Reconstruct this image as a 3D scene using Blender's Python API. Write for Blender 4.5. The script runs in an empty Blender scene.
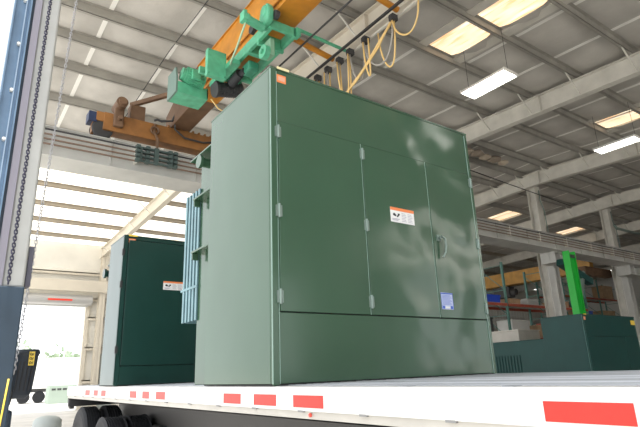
import bpy, bmesh, math, random
from mathutils import Vector, Matrix, noise
random.seed(7)
S = bpy.context.scene
COL = S.collection
PI = math.pi

# ------------------------------------------------------------------ materials
def mat(name, col, rough=.5, metal=0., bump=0., bscale=20., var=0., vscale=3., spec=.5, coat=0., emit=None, es=0., detail=4.):
    m = bpy.data.materials.new(name); m.use_nodes = True
    nt = m.node_tree; N = nt.nodes; L = nt.links; p = N['Principled BSDF']
    c = (col[0], col[1], col[2], 1)
    p.inputs['Base Color'].default_value = c
    p.inputs['Roughness'].default_value = rough
    p.inputs['Metallic'].default_value = metal
    p.inputs['Specular IOR Level'].default_value = spec
    p.inputs['Coat Weight'].default_value = coat
    p.inputs['Coat Roughness'].default_value = .12
    tc = N.new('ShaderNodeTexCoord')
    if var:
        n = N.new('ShaderNodeTexNoise'); n.inputs['Scale'].default_value = vscale; n.inputs['Detail'].default_value = 6
        L.new(tc.outputs['Object'], n.inputs['Vector'])
        r = N.new('ShaderNodeValToRGB')
        r.color_ramp.elements[0].position = .3; r.color_ramp.elements[1].position = .7
        r.color_ramp.elements[0].color = (c[0]*(1-var), c[1]*(1-var), c[2]*(1-var), 1)
        r.color_ramp.elements[1].color = (min(1, c[0]*(1+var*.5)), min(1, c[1]*(1+var*.5)), min(1, c[2]*(1+var*.5)), 1)
        L.new(n.outputs['Fac'], r.inputs['Fac']); L.new(r.outputs['Color'], p.inputs['Base Color'])
    if bump:
        n2 = N.new('ShaderNodeTexNoise'); n2.inputs['Scale'].default_value = bscale; n2.inputs['Detail'].default_value = detail
        L.new(tc.outputs['Object'], n2.inputs['Vector'])
        b = N.new('ShaderNodeBump'); b.inputs['Strength'].default_value = 1; b.inputs['Distance'].default_value = bump
        L.new(n2.outputs['Fac'], b.inputs['Height']); L.new(b.outputs['Normal'], p.inputs['Normal'])
    if emit:
        p.inputs['Emission Color'].default_value = (*emit, 1); p.inputs['Emission Strength'].default_value = es
    return m

GREEN = mat('green_enamel', (.048, .104, .063), .18, 0, bump=.05, bscale=2.1, var=.10, vscale=1.2, spec=.42, coat=.22, detail=0.8)
def dent_zone(m):
    # sheet dents are confined to the right-hand doors; the rest of the sheet is nearly flat
    nt = m.node_tree; N = nt.nodes; L = nt.links
    nz = [n for n in N if n.type == 'TEX_NOISE' and abs(n.inputs['Scale'].default_value-2.1) < .01][0]
    bp = [n for n in N if n.type == 'BUMP'][0]
    tc = [n for n in N if n.type == 'TEX_COORD'][0]
    sx = N.new('ShaderNodeSeparateXYZ'); mr = N.new('ShaderNodeMapRange'); mu = N.new('ShaderNodeMath'); mu.operation = 'MULTIPLY'
    mr.interpolation_type = 'SMOOTHSTEP'
    mr.inputs['From Min'].default_value = -.45; mr.inputs['From Max'].default_value = .45; mr.inputs['To Min'].default_value = .12
    L.new(tc.outputs['Object'], sx.inputs[0]); L.new(sx.outputs[0], mr.inputs['Value'])
    L.new(nz.outputs['Fac'], mu.inputs[0]); L.new(mr.outputs[0], mu.inputs[1]); L.new(mu.outputs[0], bp.inputs['Height'])
dent_zone(GREEN)
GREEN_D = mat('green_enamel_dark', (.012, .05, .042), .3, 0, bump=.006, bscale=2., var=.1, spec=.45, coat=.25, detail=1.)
TEAL = mat('teal_enamel', (.008, .052, .047), .42, 0, var=.12, spec=.3, coat=.0)
EDGE = mat('pale_green_edge', (.28, .42, .36), .35, .2)  # paler green for edge strips and door lips
FIN = mat('blue_grey_fin', (.16, .29, .33), .45, 0, var=.2, vscale=6)
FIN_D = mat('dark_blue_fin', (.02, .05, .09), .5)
ZINC = mat('zinc_hardware', (.24, .31, .28), .42, .5)
GASKET = mat('black_gasket', (.01, .012, .012), .7)
CONC = mat('concrete_floor', (.55, .53, .50), .6, 0, bump=.002, bscale=8, var=.2, vscale=1.0)
YARD = mat('pale_yard_concrete', (.58, .565, .53), .8, 0, var=.12, vscale=.3)
STEEL = mat('grey_beam_paint', (.66, .64, .585), .55, 0, var=.15, vscale=2)
PURL = mat('purlin_primer', (.36, .345, .31), .55, .0, var=.18, vscale=2)
CREAM = mat('cream_steel_paint', (.66, .61, .52), .5, 0, var=.1, vscale=1)
JOIST = mat('beige_joist_paint', (.36, .31, .24), .55, 0, var=.15, vscale=2)
RUN = mat('runway_grey_paint', (.50, .50, .475), .5, 0, var=.15, vscale=1.5)
RUST = mat('rust_brown', (.16, .085, .05), .7, 0, var=.35, vscale=6)
COPPER = mat('copper_bar', (.22, .15, .11), .5, .3)
ORANGE = mat('crane_orange', (.55, .22, .018), .42, 0, var=.3, vscale=2.5)
ORANGE_B = mat('brown_orange', (.30, .13, .035), .55, 0, var=.35, vscale=3)  # browner orange of the end truck
BROWN = mat('brown_steel', (.16, .09, .05), .7, 0, var=.3, vscale=3)
HGREEN = mat('hoist_green', (.10, .42, .25), .42, 0, var=.25, vscale=6)
HGREEN_D = mat('hoist_green_dark', (.04, .25, .15), .5, 0, var=.25, vscale=6)
BLACK = mat('black_rubber', (.018, .02, .024), .65)
DARK = mat('dark_steel', (.05, .05, .052), .6, .2, var=.2)
TYRE = mat('tyre_rubber', (.011, .012, .016), .75, 0, var=.25, vscale=10)
ALU = mat('aluminium_planks', (.60, .62, .65), .42, .35, var=.5, vscale=3)
_nt = ALU.node_tree; _mp = _nt.nodes.new('ShaderNodeMapping'); _mp.inputs['Scale'].default_value = (2.6, .05, 1)
_tc = [n for n in _nt.nodes if n.type == 'TEX_COORD'][0]; _ns = [n for n in _nt.nodes if n.type == 'TEX_NOISE'][0]
_nt.links.new(_tc.outputs['Object'], _mp.inputs['Vector']); _nt.links.new(_mp.outputs[0], _ns.inputs['Vector'])
ALU_W = mat('white_rail_paint', (.74, .74, .73), .45, .1, var=.06, vscale=5)
ALU_C = mat('lower_rail_cream', (.52, .50, .46), .5, .1, var=.1, vscale=5)
TAPE_R = mat('red_reflective_tape', (.62, .022, .012), .35, 0, var=.12, vscale=30)
TAPE_W = mat('white_reflective_tape', (.9, .9, .9), .3)
YCAB = mat('yellow_festoon_cable', (.72, .50, .20), .5)
GCAB = mat('grey_festoon_cable', (.35, .33, .30), .5)
POSTB = mat('blue_galvanised', (.17, .26, .38), .38, .45, var=.2, vscale=6)
POSTB_D = mat('dark_blue_paint', (.024, .048, .078), .45, 0, var=.15, vscale=6)
POSTG = mat('grey_guide_paint', (.46, .47, .46), .45, .1, var=.1, vscale=6)
POSTP = mat('purple_grey_paint', (.24, .23, .28), .5)
CHAINM = mat('galvanised_chain', (.55, .55, .58), .38, .7)
CHAIND = mat('oiled_dark_chain', (.06, .06, .10), .5, .4)
WHITE = mat('white_paint', (.85, .85, .83), .5)
LAMPW = mat('lamp_tube_glow', (1, 1, 1), .5, emit=(1, .97, .9), es=10.)
WALLM = mat('wall_liner_cream', (.80, .78, .72), .7, 0, bump=.01, bscale=1.5, var=.1, vscale=.8)
WALLW = mat('wall_white_panel', (.60, .59, .56), .7, 0, var=.1, vscale=.5)
CEIL = mat('insulation_facing', (.53, .51, .475), .62, 0, bump=.02, bscale=2.5, var=.16, vscale=1.1, spec=.3)
YEL = mat('yellow_sticker', (.85, .62, .08), .5)
ORG = mat('orange_sticker', (.85, .25, .08), .5)
INK = mat('ink_black', (.02, .02, .03), .6)
INKG = mat('ink_grey', (.42, .40, .48), .6)
BLUEI = mat('ink_blue', (.04, .12, .55), .5)
PAPER = mat('label_paper', (.85, .86, .86), .45)
LBLUE = mat('pale_blue_label', (.55, .62, .85), .45)
LIME = mat('bright_green_paint', (.004, .40, .03), .4)
BLUEP = mat('blue_plastic', (.01, .06, .55), .4)
REDP = mat('red_oxide_rack', (.38, .07, .035), .5, 0, var=.2)
RACKG = mat('rack_green', (.09, .22, .19), .5)
CARD = mat('cardboard', (.45, .30, .18), .8, 0, var=.2)
LEAF = mat('washed_leaf_green', (.42, .52, .38), .8, 0, var=.4, vscale=3)  # leaf colour lightened to stand for outdoor haze and overexposure
BARK = mat('bark', (.18, .13, .09), .9)
REDT = mat('red_sign', (.85, .06, .03), .5)
MESHW = mat('pale_wire', (.55, .55, .53), .5, .3)

def skylight_mat(name, col, strength, stripes):
    m = bpy.data.materials.new(name); m.use_nodes = True
    nt = m.node_tree; N = nt.nodes; L = nt.links; p = N['Principled BSDF']
    tc = N.new('ShaderNodeTexCoord'); mp = N.new('ShaderNodeMapping')
    mp.inputs['Scale'].default_value = (14, .8, 1) if stripes else (.5, .35, 1)
    n = N.new('ShaderNodeTexNoise'); n.inputs['Scale'].default_value = 1.3; n.inputs['Detail'].default_value = 5
    r = N.new('ShaderNodeValToRGB')
    if stripes:
        r.color_ramp.elements[0].position = .35; r.color_ramp.elements[0].color = (col[0]*.9, col[1]*.62, col[2]*.35, 1)
        r.color_ramp.elements[1].position = .62; r.color_ramp.elements[1].color = (1, .93, .74, 1)
    else:
        r.color_ramp.elements[0].position = .30; r.color_ramp.elements[0].color = (.95, .74, .48, 1)
        r.color_ramp.elements[1].position = .42; r.color_ramp.elements[1].color = (*col, 1)
    L.new(tc.outputs['Object'], mp.inputs['Vector']); L.new(mp.outputs[0], n.inputs['Vector'])
    L.new(n.outputs['Fac'], r.inputs['Fac']); L.new(r.outputs['Color'], p.inputs['Emission Color'])
    p.inputs['Emission Strength'].default_value = strength
    p.inputs['Base Color'].default_value = (.7, .65, .55, 1)
    return m
SKYO = skylight_mat('amber_fibreglass', (1, .66, .30), 1.15, True)
SKYW = skylight_mat('white_roof_glow', (1, .97, .90), 1.25, False)  # glow put into the bay roof so roof and floor read bright

# ------------------------------------------------------------------ mesh helpers
ORG_OF = {}
WHOLE = {'text_lines', 'blue_print', 'label_print', 'hazard_pictogram', 'radiator', 'wire_rope', 'rib', 'foliage', 'shelf_deck', 'reflector', 'pipes', 'chassis', 'crossmember', 'collector_shoe', 'upright_frame', 'deck', 'vent'}
class MB:
    def __init__(s): s.bm = bmesh.new()
    def box(s, x0, x1, y0, y1, z0, z1):
        r = bmesh.ops.create_cube(s.bm, size=1)
        for v in r['verts']:
            v.co = Vector(((x0+x1)/2+v.co.x*(x1-x0), (y0+y1)/2+v.co.y*(y1-y0), (z0+z1)/2+v.co.z*(z1-z0)))
        return s
    def cyl(s, a, b, r, seg=12, r2=None):
        a = Vector(a); b = Vector(b); d = b-a
        q = d.to_track_quat('Z', 'Y').to_matrix().to_4x4(); q.translation = (a+b)/2
        bmesh.ops.create_cone(s.bm, cap_ends=True, segments=seg, radius1=r, radius2=r if r2 is None else r2, depth=d.length, matrix=q)
        return s
    def bar(s, a, b, w, h, up=(0, 0, 1)):
        a = Vector(a); b = Vector(b); d = (b-a); l = d.length; d = d.normalized(); up = Vector(up)
        x = d.cross(up)
        if x.length < 1e-4: x = Vector((1, 0, 0))
        x.normalize(); u = x.cross(d).normalized()
        r = bmesh.ops.create_cube(s.bm, size=1)
        m = (a+b)/2
        for v in r['verts']:
            v.co = m + x*(v.co.x*w) + d*(v.co.y*l) + u*(v.co.z*h)
        return s
    def path(s, pts, r, seg=6):
        pts = [Vector(p) for p in pts]; rings = []
        for i, p in enumerate(pts):
            d = (pts[min(i+1, len(pts)-1)]-pts[max(i-1, 0)]).normalized()
            x = d.cross(Vector((.13, .31, .94))).normalized(); u = x.cross(d)
            rings.append([s.bm.verts.new(p+x*(r*math.cos(t*2*PI/seg))+u*(r*math.sin(t*2*PI/seg))) for t in range(seg)])
        for a, b in zip(rings, rings[1:]):
            for t in range(seg):
                s.bm.faces.new((a[t], a[(t+1) % seg], b[(t+1) % seg], b[t]))
        s.bm.faces.new(rings[0]); s.bm.faces.new(rings[-1][::-1])
        return s
    def prism(s, poly, axis, a, b):
        # poly: 2-D outline; axis 0 => (y,z), 1 => (x,z), 2 => (x,y)
        def P(u, v, t): return Vector((t, u, v)) if axis == 0 else Vector((u, t, v)) if axis == 1 else Vector((u, v, t))
        A = [s.bm.verts.new(P(u, v, a)) for u, v in poly]; B = [s.bm.verts.new(P(u, v, b)) for u, v in poly]
        n = len(poly); s.bm.faces.new(A); s.bm.faces.new(B[::-1])
        for i in range(n): s.bm.faces.new((A[i], B[i], B[(i+1) % n], A[(i+1) % n]))
        return s
    def lathe(s, prof, c, axis='x', seg=32):
        # prof: (t along axis, radius)
        rings = []
        for t, r in prof:
            ring = []
            for k in range(seg):
                a = 2*PI*k/seg; u, v = r*math.cos(a), r*math.sin(a)
                ring.append(s.bm.verts.new(Vector(c)+(Vector((t, u, v)) if axis == 'x' else Vector((u, t, v)) if axis == 'y' else Vector((u, v, t)))))
            rings.append(ring)
        for a, b in zip(rings, rings[1:]):
            for k in range(seg): s.bm.faces.new((a[k], a[(k+1) % seg], b[(k+1) % seg], b[k]))
        s.bm.faces.new(rings[0]); s.bm.faces.new(rings[-1][::-1])
        return s
    def sph(s, c, r, sc=(1, 1, 1), sub=2):
        m = Matrix.Translation(c) @ Matrix.Diagonal((*sc, 1))
        bmesh.ops.create_icosphere(s.bm, subdivisions=sub, radius=r, matrix=m)
        return s
    def torus(s, c, R, r, ax, ay, n=12, k=5, stretch=0):
        c = Vector(c); ax = Vector(ax).normalized(); ay = Vector(ay).normalized(); az = ax.cross(ay); rings = []
        for i in range(n):
            a = 2*PI*i/n; d = ax*math.cos(a)+ay*math.sin(a)
            o = c+d*R+ay*(stretch*(1 if math.sin(a) > 0 else -1))
            rings.append([s.bm.verts.new(o+d*(r*math.cos(2*PI*j/k))+az*(r*math.sin(2*PI*j/k))) for j in range(k)])
        for i in range(n):
            a = rings[i]; b = rings[(i+1) % n]
            for j in range(k): s.bm.faces.new((a[j], a[(j+1) % k], b[(j+1) % k], b[j]))
        return s
    def clusters(s):
        bm = s.bm; bm.verts.index_update(); seen = set(); isl = []
        for v in bm.verts:
            if v in seen: continue
            st = [v]; seen.add(v); g = []
            while st:
                q = st.pop(); g.append(q)
                for e in q.link_edges:
                    w_ = e.other_vert(q)
                    if w_ not in seen: seen.add(w_); st.append(w_)
            lo = [min(q.co[i] for q in g)-.006 for i in range(3)]; hi = [max(q.co[i] for q in g)+.006 for i in range(3)]
            isl.append([lo, hi, g])
        ch = True
        while ch:
            ch = False
            for i in range(len(isl)):
                for j in range(i+1, len(isl)):
                    a, b = isl[i], isl[j]
                    if all(a[0][k] <= b[1][k] and b[0][k] <= a[1][k] for k in range(3)):
                        isl[i] = [[min(a[0][k], b[0][k]) for k in range(3)], [max(a[1][k], b[1][k]) for k in range(3)], a[2]+b[2]]
                        del isl[j]; ch = True; break
                if ch: break
        return isl
    def build(s, name, m, parent=None, bevel=0., smooth=False, origin=None):
        if parent is not None and name not in WHOLE and parent.get('kind') != 'structure':
            cl = s.clusters()
            if 1 < len(cl) < 60:
                first = None
                for lo, hi, g in cl:
                    keep = set(g); part = MB(); mp = {}
                    for v in g: mp[v] = part.bm.verts.new(v.co)
                    for f in s.bm.faces:
                        if f.verts[0] in keep: part.bm.faces.new([mp[v] for v in f.verts])
                    o = part._build(name, m, parent, bevel, smooth, origin)
                    first = first or o
                s.bm.free()
                return first
        return s._build(name, m, parent, bevel, smooth, origin)
    def _build(s, name, m, parent=None, bevel=0., smooth=False, origin=None):
        bmesh.ops.recalc_face_normals(s.bm, faces=s.bm.faces)
        if origin is None:
            if parent is not None: origin = ORG_OF[parent]
            else:
                xs = [v.co for v in s.bm.verts]
                mn = [min(v[i] for v in xs) for i in range(3)]; mx = [max(v[i] for v in xs) for i in range(3)]
                origin = Vector(((mn[0]+mx[0])/2, (mn[1]+mx[1])/2, mn[2]))
        origin = Vector(origin)
        bmesh.ops.translate(s.bm, vec=-origin, verts=s.bm.verts)
        me = bpy.data.meshes.new(name); s.bm.to_mesh(me); s.bm.free()
        if smooth:
            for p in me.polygons: p.use_smooth = True
        me.materials.append(m)
        o = bpy.data.objects.new(name, me); COL.objects.link(o)
        if parent is not None: o.parent = parent
        else: o.location = origin
        ORG_OF[o] = origin
        if bevel:
            b = o.modifiers.new('bevel', 'BEVEL'); b.width = bevel; b.segments = 2; b.limit_method = 'ANGLE'
        return o
def thing(name, loc, label, cat, group=None):
    o = bpy.data.objects.new(name, None); COL.objects.link(o); o.location = loc; o.empty_display_size = .2
    ORG_OF[o] = Vector(loc); o['label'] = label; o['category'] = cat
    if group: o['group'] = group
    return o
def tag(o, label, cat, group=None, kind=None):
    o['label'] = label; o['category'] = cat
    if group: o['group'] = group
    if kind: o['kind'] = kind
    return o
def struct(o): o['kind'] = 'structure'; return o
def copy_tree(o, delta, label=None, parent=None):
    c = o.copy(); COL.objects.link(c)
    if parent: c.parent = parent
    else:
        c.location = Vector(o.location)+Vector(delta)
        if label: c['label'] = label
    for ch in list(o.children): copy_tree(ch, (0, 0, 0), None, c)
    return c

# ------------------------------------------------------------------ camera
cam = bpy.data.cameras.new('camera'); co = bpy.data.objects.new('camera', cam); COL.objects.link(co)
co.location = (-1.9149276, -3.24393086, 1.53703388)
co.rotation_euler = tuple(math.radians(a) for a in (107.05949638, 2.08964112, -35.52788452))
cam.sensor_width = 36; cam.sensor_fit = 'HORIZONTAL'; cam.lens = 515.167*36/640; cam.clip_end = 400
S.camera = co

# ------------------------------------------------------------------ world
w = bpy.data.worlds.new('sky'); S.world = w; w.use_nodes = True
bg = w.node_tree.nodes['Background']; bg.inputs[0].default_value = (.96, .98, 1, 1); bg.inputs[1].default_value = 2.1
sl = bpy.data.lights.new('sun', 'SUN'); so = bpy.data.objects.new('sun', sl); COL.objects.link(so)
sl.energy = 7.; sl.angle = .02; sl.color = (1, .96, .90)
so.rotation_euler = Vector((-math.cos(math.radians(84)), -.05, math.sin(math.radians(84)))).to_track_quat('Z', 'Y').to_euler()
S.view_settings.view_transform = 'Standard'; S.view_settings.look = 'None'
S.view_settings.exposure = 0.0; S.view_settings.gamma = 1; S.view_settings.use_curve_mapping = False
S.cycles.use_denoising = True
S.cycles.max_bounces = 8; S.cycles.diffuse_bounces = 5; S.cycles.glossy_bounces = 4
S.cycles.sample_clamp_indirect = 6

# ------------------------------------------------------------------ building shell
XE = 52.; YB = -14.; YF = 29.5; RIDGE = 8.7
def roofz(y): return 10.2-(.047 if y < RIDGE else .036)*abs(y-RIDGE)
struct(MB().box(-1.9, XE, YB, YF+.2, -.2, 0).build('floor', CONC))
struct(MB().box(-90, 90, -60, 120, -.4, -.2).build('ground', YARD))
# ceiling: quilted insulation panels between purlins
PY = [1.6*k for k in range(-8, 5)]+[8.2, 9.5, 10.9, 12.8, 15.1, 17.7, 20.3, 22.8, 25.3, 27.9]
PX = [-1.5+1.83*k for k in range(0, 30)]
LITX = 12.7; LITY = 15.1
SKY = [(7.8, 8.9, 0.0, 4.8), (7.8, 8.9, -8.0, -3.2), (16.6, 17.7, 0.0, 4.8), (16.6, 17.7, -8., -3.2), (23.6, 24.9, 13.0, 14.9), (30.9, 32.0, 13.0, 14.9), (25.4, 26.5, 0., 4.8), (37.6, 38.7, 16.0, 19.2), (34.2, 35.3, 0., 4.8)]  # panels behind the camera are unseen, added for fill and reflections
def ceiling():
    m = MB(); bm = m.bm
    ys = []; 
    for a, b in zip(PY, PY[1:]):
        for k in range(5): ys.append((a+(b-a)*k/5, k/5))
    ys.append((PY[-1]+1.5, 0.)); ys.insert(0, (YB, 0.))
    xs = []
    for a, b in zip(PX, PX[1:]):
        for k in range(5): xs.append((a+(b-a)*k/5, k/5))
    rows = []
    for y, v in ys:
        row = []
        for x, u in xs:
            sag = .14*(math.sin(PI*u)**.6 if u else 0)*(math.sin(PI*v)**.6 if v else 0)
            sag += .02*noise.noise(Vector((x*.9, y*.9, 0)))
            row.append(bm.verts.new((x, y, roofz(y)-max(0, sag)+.01)))
        rows.append(row)
    for a, b in zip(rows, rows[1:]):
        for i in range(len(a)-1):
            c = (a[i].co+b[i+1].co)/2
            if c.x < LITX and c.y > LITY: continue
            if any(s[0]-.18 < c.x < s[1]+.0 and s[2] < c.y < s[3] for s in SKY): continue
            bm.faces.new((a[i], a[i+1], b[i+1], b[i]))
    o = m.build('ceiling', CEIL, smooth=True, origin=(0, 0, 0)); struct(o)
    return o
CE = ceiling()
r = MB()
r.prism([(YB, roofz(YB)+.12), (RIDGE, roofz(RIDGE)+.12), (YF+.2, roofz(YF)+.12), (YF+.2, roofz(YF)+.2), (RIDGE, roofz(RIDGE)+.2), (YB, roofz(YB)+.2)], 0, -1.5, XE)
struct(r.build('ceiling', WHITE, origin=(0, 0, 0)))
# seams of the facing tape: thin strips under the purlin line
sm = MB()
for x in PX[1:]:
    if x > 46: break
    y0 = -8; 
    sm.bar((x, y0, roofz(y0)-.012), (x, RIDGE, roofz(RIDGE)-.012), .11, .012)
    if x > LITX: sm.bar((x, RIDGE, roofz(RIDGE)-.012), (x, 28.8, roofz(28.8)-.012), .07, .012)
    else: sm.bar((x, RIDGE, roofz(RIDGE)-.012), (x, LITY, roofz(LITY)-.012), .11, .012)
struct(sm.build('trim_1', mat('seam_tape', (.85, .84, .80), .5), origin=(0, 0, 0)))
# daylight panels
wi = 1
for (x0, x1, y0, y1) in SKY:
    m = MB(); n = 6
    for k in range(n):
        a = y0+(y1-y0)*k/n; b = y0+(y1-y0)*(k+1)/n
        m.prism([(a, roofz(a)+.03), (b, roofz(b)+.03), (b, roofz(b)+.05), (a, roofz(a)+.05)], 0, x0-.25, x1+.3)
    struct(m.build('window_%d' % wi, SKYO, origin=(x0, y0, 0))); wi += 1
    f = MB()
    f.prism([(y0, roofz(y0)-.09), (y1, roofz(y1)-.09), (y1, roofz(y1)+.02), (y0, roofz(y0)+.02)], 0, x1, x1+.32)
    f.prism([(y0, roofz(y0)-.05), (y1, roofz(y1)-.05), (y1, roofz(y1)+.02), (y0, roofz(y0)+.02)], 0, x0-.3, x0)
    struct(f.build('trim_2', STEEL, origin=(x0, y0, 0)))
m = MB()
m.prism([(LITY, roofz(LITY)+.03), (YF, roofz(YF)+.03), (YF, roofz(YF)+.05), (LITY, roofz(LITY)+.05)], 0, -1.5, LITX)
struct(m.build('window_%d' % wi, SKYW, origin=(0, LITY, 0)))  # emissive roof sheet, added brightness for the far bay

# walls
def wall_open(name, axis, at, t, a0, a1, z1, openings, m):
    mb = MB(); cuts = sorted(openings); cur = a0
    def B(u0, u1, z0, zz):
        if axis == 'y': mb.box(u0, u1, at, at+t, z0, zz)
        else: mb.box(at, at+t, u0, u1, z0, zz)
    for (u0, u1, zb, zt) in cuts:
        B(cur, u0, 0, z1); B(u0, u1, zt, z1)
        if zb > 0: B(u0, u1, 0, zb)
        cur = u1
    B(cur, a1, 0, z1)
    return struct(mb.build(name, m, origin=(0, 0, 0)))
wall_open('wall_far', 'y', YF, .2, -1.9, XE, 9.4, [(-1.2, 4.72, 0, 5.75)], WALLM)
wall_open('wall_right', 'x', XE, .2, YB, YF+.2, 10.4, [], WALLW)
wall_open('wall_back', 'y', YB-.2, .2, 1.0, XE, 9.5, [(2.5, 9.5, 0, 5.2), (14.5, 22.5, 0, 5.6)], WALLW)  # openings put into this unseen wall for reflections on the cabinet doors
struct(MB().box(13.5, 24, YB, YB+.05, 6.0, 8.0).build('window_20', skylight_mat('added_wall_glow', (1, .97, .9), 4., False), origin=(0, YB, 0)))  # unseen emissive panel added for bright reflections on the cabinet doors
g = MB()
for z in (1.5, 3.3, 5.0, 6.1, 7.6):
    for a, b in ((-1.9, -1.25), (4.85, 46)) if z < 5.6 else ((-1.9, 46),):
        g.box(a, b, YF-.2, YF-.005, z, z+.06); g.box(a, b, YF-.2, YF-.17, z-.12, z+.06)
struct(g.build('trim_3', CREAM, origin=(0, YF, 0)))

# roll-up door, far wall
d = struct(MB().box(4.72, 4.95, YF-.16, YF, 0, 5.75).box(-1.4, -1.2, YF-.16, YF, 0, 5.75).build('door_1', CREAM, origin=(0, YF, 0), bevel=.01))
MB().cyl((-1.4, YF-.42, 5.98), (4.95, YF-.42, 5.98), .30, 24).build('curtain_roll', mat('galv_curtain', (.50, .50, .50), .4, .4), d, smooth=False)
MB().box(2.6, 3.85, YF-.76, YF-.725, 5.88, 5.98).build('warning_banner', REDT, d)
MB().box(-1.25, 4.8, YF-.35, YF-.1, 5.62, 5.76).build('bottom_rail', mat('galv_rail', (.6, .6, .58), .4, .3), d)
# header beam on the far wall
t = MB(); t.box(-1.9, 5.65, YF-.9, YF-.65, 6.42, 7.05)
struct(t.build('trim_4', CREAM, origin=(0, YF, 0), bevel=.01))

def hbeam_z(mb, x, y, z0, z1, w, dp, tf=.02, tw=.014, along='y'):
    """vertical wide-flange: dp is the web depth direction"""
    if along == 'y':
        mb.box(x-w/2, x+w/2, y-dp/2, y-dp/2+tf, z0, z1); mb.box(x-w/2, x+w/2, y+dp/2-tf, y+dp/2, z0, z1); mb.box(x-tw/2, x+tw/2, y-dp/2, y+dp/2, z0, z1)
    else:
        mb.box(x-dp/2, x-dp/2+tf, y-w/2, y+w/2, z0, z1); mb.box(x+dp/2-tf, x+dp/2, y-w/2, y+w/2, z0, z1); mb.box(x-dp/2, x+dp/2, y-tw/2, y+tw/2, z0, z1)

# interior building columns on the runway line
RX = [5.4, 12.7, 19.35, 26.1, 32.8, 39.5, 46.2]
names = {5.4: 'grey steel column standing behind the large green cabinet, nearest the far door', 12.7: 'grey steel column hidden behind the right half of the large green cabinet',
         19.35: 'tall grey steel column just left of the bright green mast', 26.1: 'grey steel column right of the bright green mast with a pipe crossing it',
         32.8: 'grey steel column at the right edge of the picture', 39.5: 'distant grey steel column far along the crane runway', 46.2: 'last grey steel column before the right-hand wall'}
for X in RX:
    xc = X+.28
    t = thing('steel_column', (xc, 9.3, 0), names[X], 'column', 'building columns')
    m = MB(); hbeam_z(m, xc, 9.3, .02, 9.40, .42, .42, along='y'); m.build('column_shaft', STEEL, t)
    m = MB(); hbeam_z(m, xc, 8.97, .02, 6.0, .34, .40, along='x', tf=.03); m.build('crane_post', RUN, t)
    m = MB().box(xc-.85, xc+.85, 8.3, 8.98, 5.6, 5.64).box(xc-.85, xc+.85, 8.3, 8.98, 6.04, 6.08).box(xc-.85, xc+.85, 8.54, 8.57, 5.6, 6.08)
    for q in (-.84, -.4, .4, .8): m.box(xc+q, xc+q+.02, 8.3, 8.98, 5.6, 6.08)
    m.build('bracket', RUN, t)
    MB().box(xc-.45, xc+.45, 8.5, 9.6, 0, .03).build('base_plate', STEEL, t)
    if X < 27 and X > 13:
        MB().path([(xc+.05, 9.05, 9.2), (xc+.02, 9.04, 8.7), (xc+.2, 9.02, 8.2), (xc+.22, 9.02, 6.5)], .025).build('conduit', ZINC, t)

# rafters with flange braces
rl = {5.4: 'tapered grey rafter crossing above the orange crane girder and over the far door bay', 12.7: 'big grey rafter running from the cabinet top to the right edge, nearest the hanging lamp',
      19.35: 'second grey rafter meeting the column left of the bright green mast', 26.1: 'third grey rafter meeting the column right of the bright green mast',
      32.8: 'fourth grey rafter in the dim upper right', 39.5: 'distant rafter, second from the right-hand wall', 46.2: 'last rafter beside the right-hand wall'}
for X in RX:
    t = thing('roof_rafter', (X, RIDGE, 9.43), rl[X], 'rafter', 'roof rafters')
    m = MB()
    for (ya, yb) in ((YB+.1, RIDGE), (RIDGE, YF-.02)):
        za = roofz(ya); zb = roofz(yb); dz = .22
        da, db = (.45, .60) if yb == RIDGE else (.60, .62)
        m.prism([(ya, za-dz-da), (yb, zb-dz-db), (yb, zb-dz), (ya, za-dz)], 0, X-.01, X+.01)
        for (oa, ob, h) in ((dz, dz, .02), (dz+da, dz+db, .02)):
            m.prism([(ya, za-oa-h*.0), (yb, zb-ob), (yb, zb-ob-h), (ya, za-oa-h)], 0, X-.125, X+.125)
    for y in (4.5, 8.7, 13.):
        m.box(X-.12, X+.12, y-.008, y+.008, roofz(y)-.80, roofz(y)-.22)
    m.build('rafter_web', CREAM if X < 6 else STEEL, t)
    if X > 6: dummy = 0
    b = MB()
    for k, y in enumerate(PY):
        if y < -2 or y > 28: continue
        if k % 2 == 0 or True:
            zb = roofz(y)-.22-(.55)
            for sx in (-1, 1):
                b.bar((X+sx*.10, y+.02, zb+.03), (X+sx*.72, y+.02, roofz(y)-.2), .035, .035)
    b.build('flange_brace', STEEL, t)

# purlins
for i, y in enumerate(PY):
    z = roofz(y)-.22; hx = .05 if 7 < y < 15 else 0.
    m = MB().box(-1.5, XE-.1, y-.006, y+.006, z-hx, z+.2).box(-1.5, XE-.1, y-.006, y+.08, z-hx, z-hx+.012).box(-1.5, XE-.1, y-.08, y+.006, z+.19, z+.2).box(-1.5, XE-.1, y+.072, y+.08, z-hx, z-hx+.04)
    o = m.build('roof_purlin', JOIST if y > 15 else PURL, origin=(0, y, z))
    tag(o, 'long thin steel purlin running across the ceiling under the insulation', 'purlin', 'roof purlins')
# thin sag rods
m = MB()
for x in (2.0, ):
    m.path([(x, 3, roofz(3)-.25), (x, RIDGE, roofz(RIDGE)-.25), (x, 13.5, roofz(13.5)-.25)], .012)
tag(m.build('sag_rod', DARK), 'thin dark rod crossing the pale ceiling left of the crane', 'rod')

# far wall columns
for i, (x, lab) in enumerate(((5.45, 'cream wall column beside the roll-up door, in line with the cream rafter'), (12.7, 'cream wall column hidden behind the large cabinet'), (19.35, 'wall column on the far wall behind the racks'))):
    m = MB(); hbeam_z(m, x, YF-.5, 0, 8.6, .30, .5)
    tag(m.build('wall_column', CREAM), lab, 'column', 'far wall columns')
for x in (4.95, 5.05, 5.9):
    pass
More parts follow.
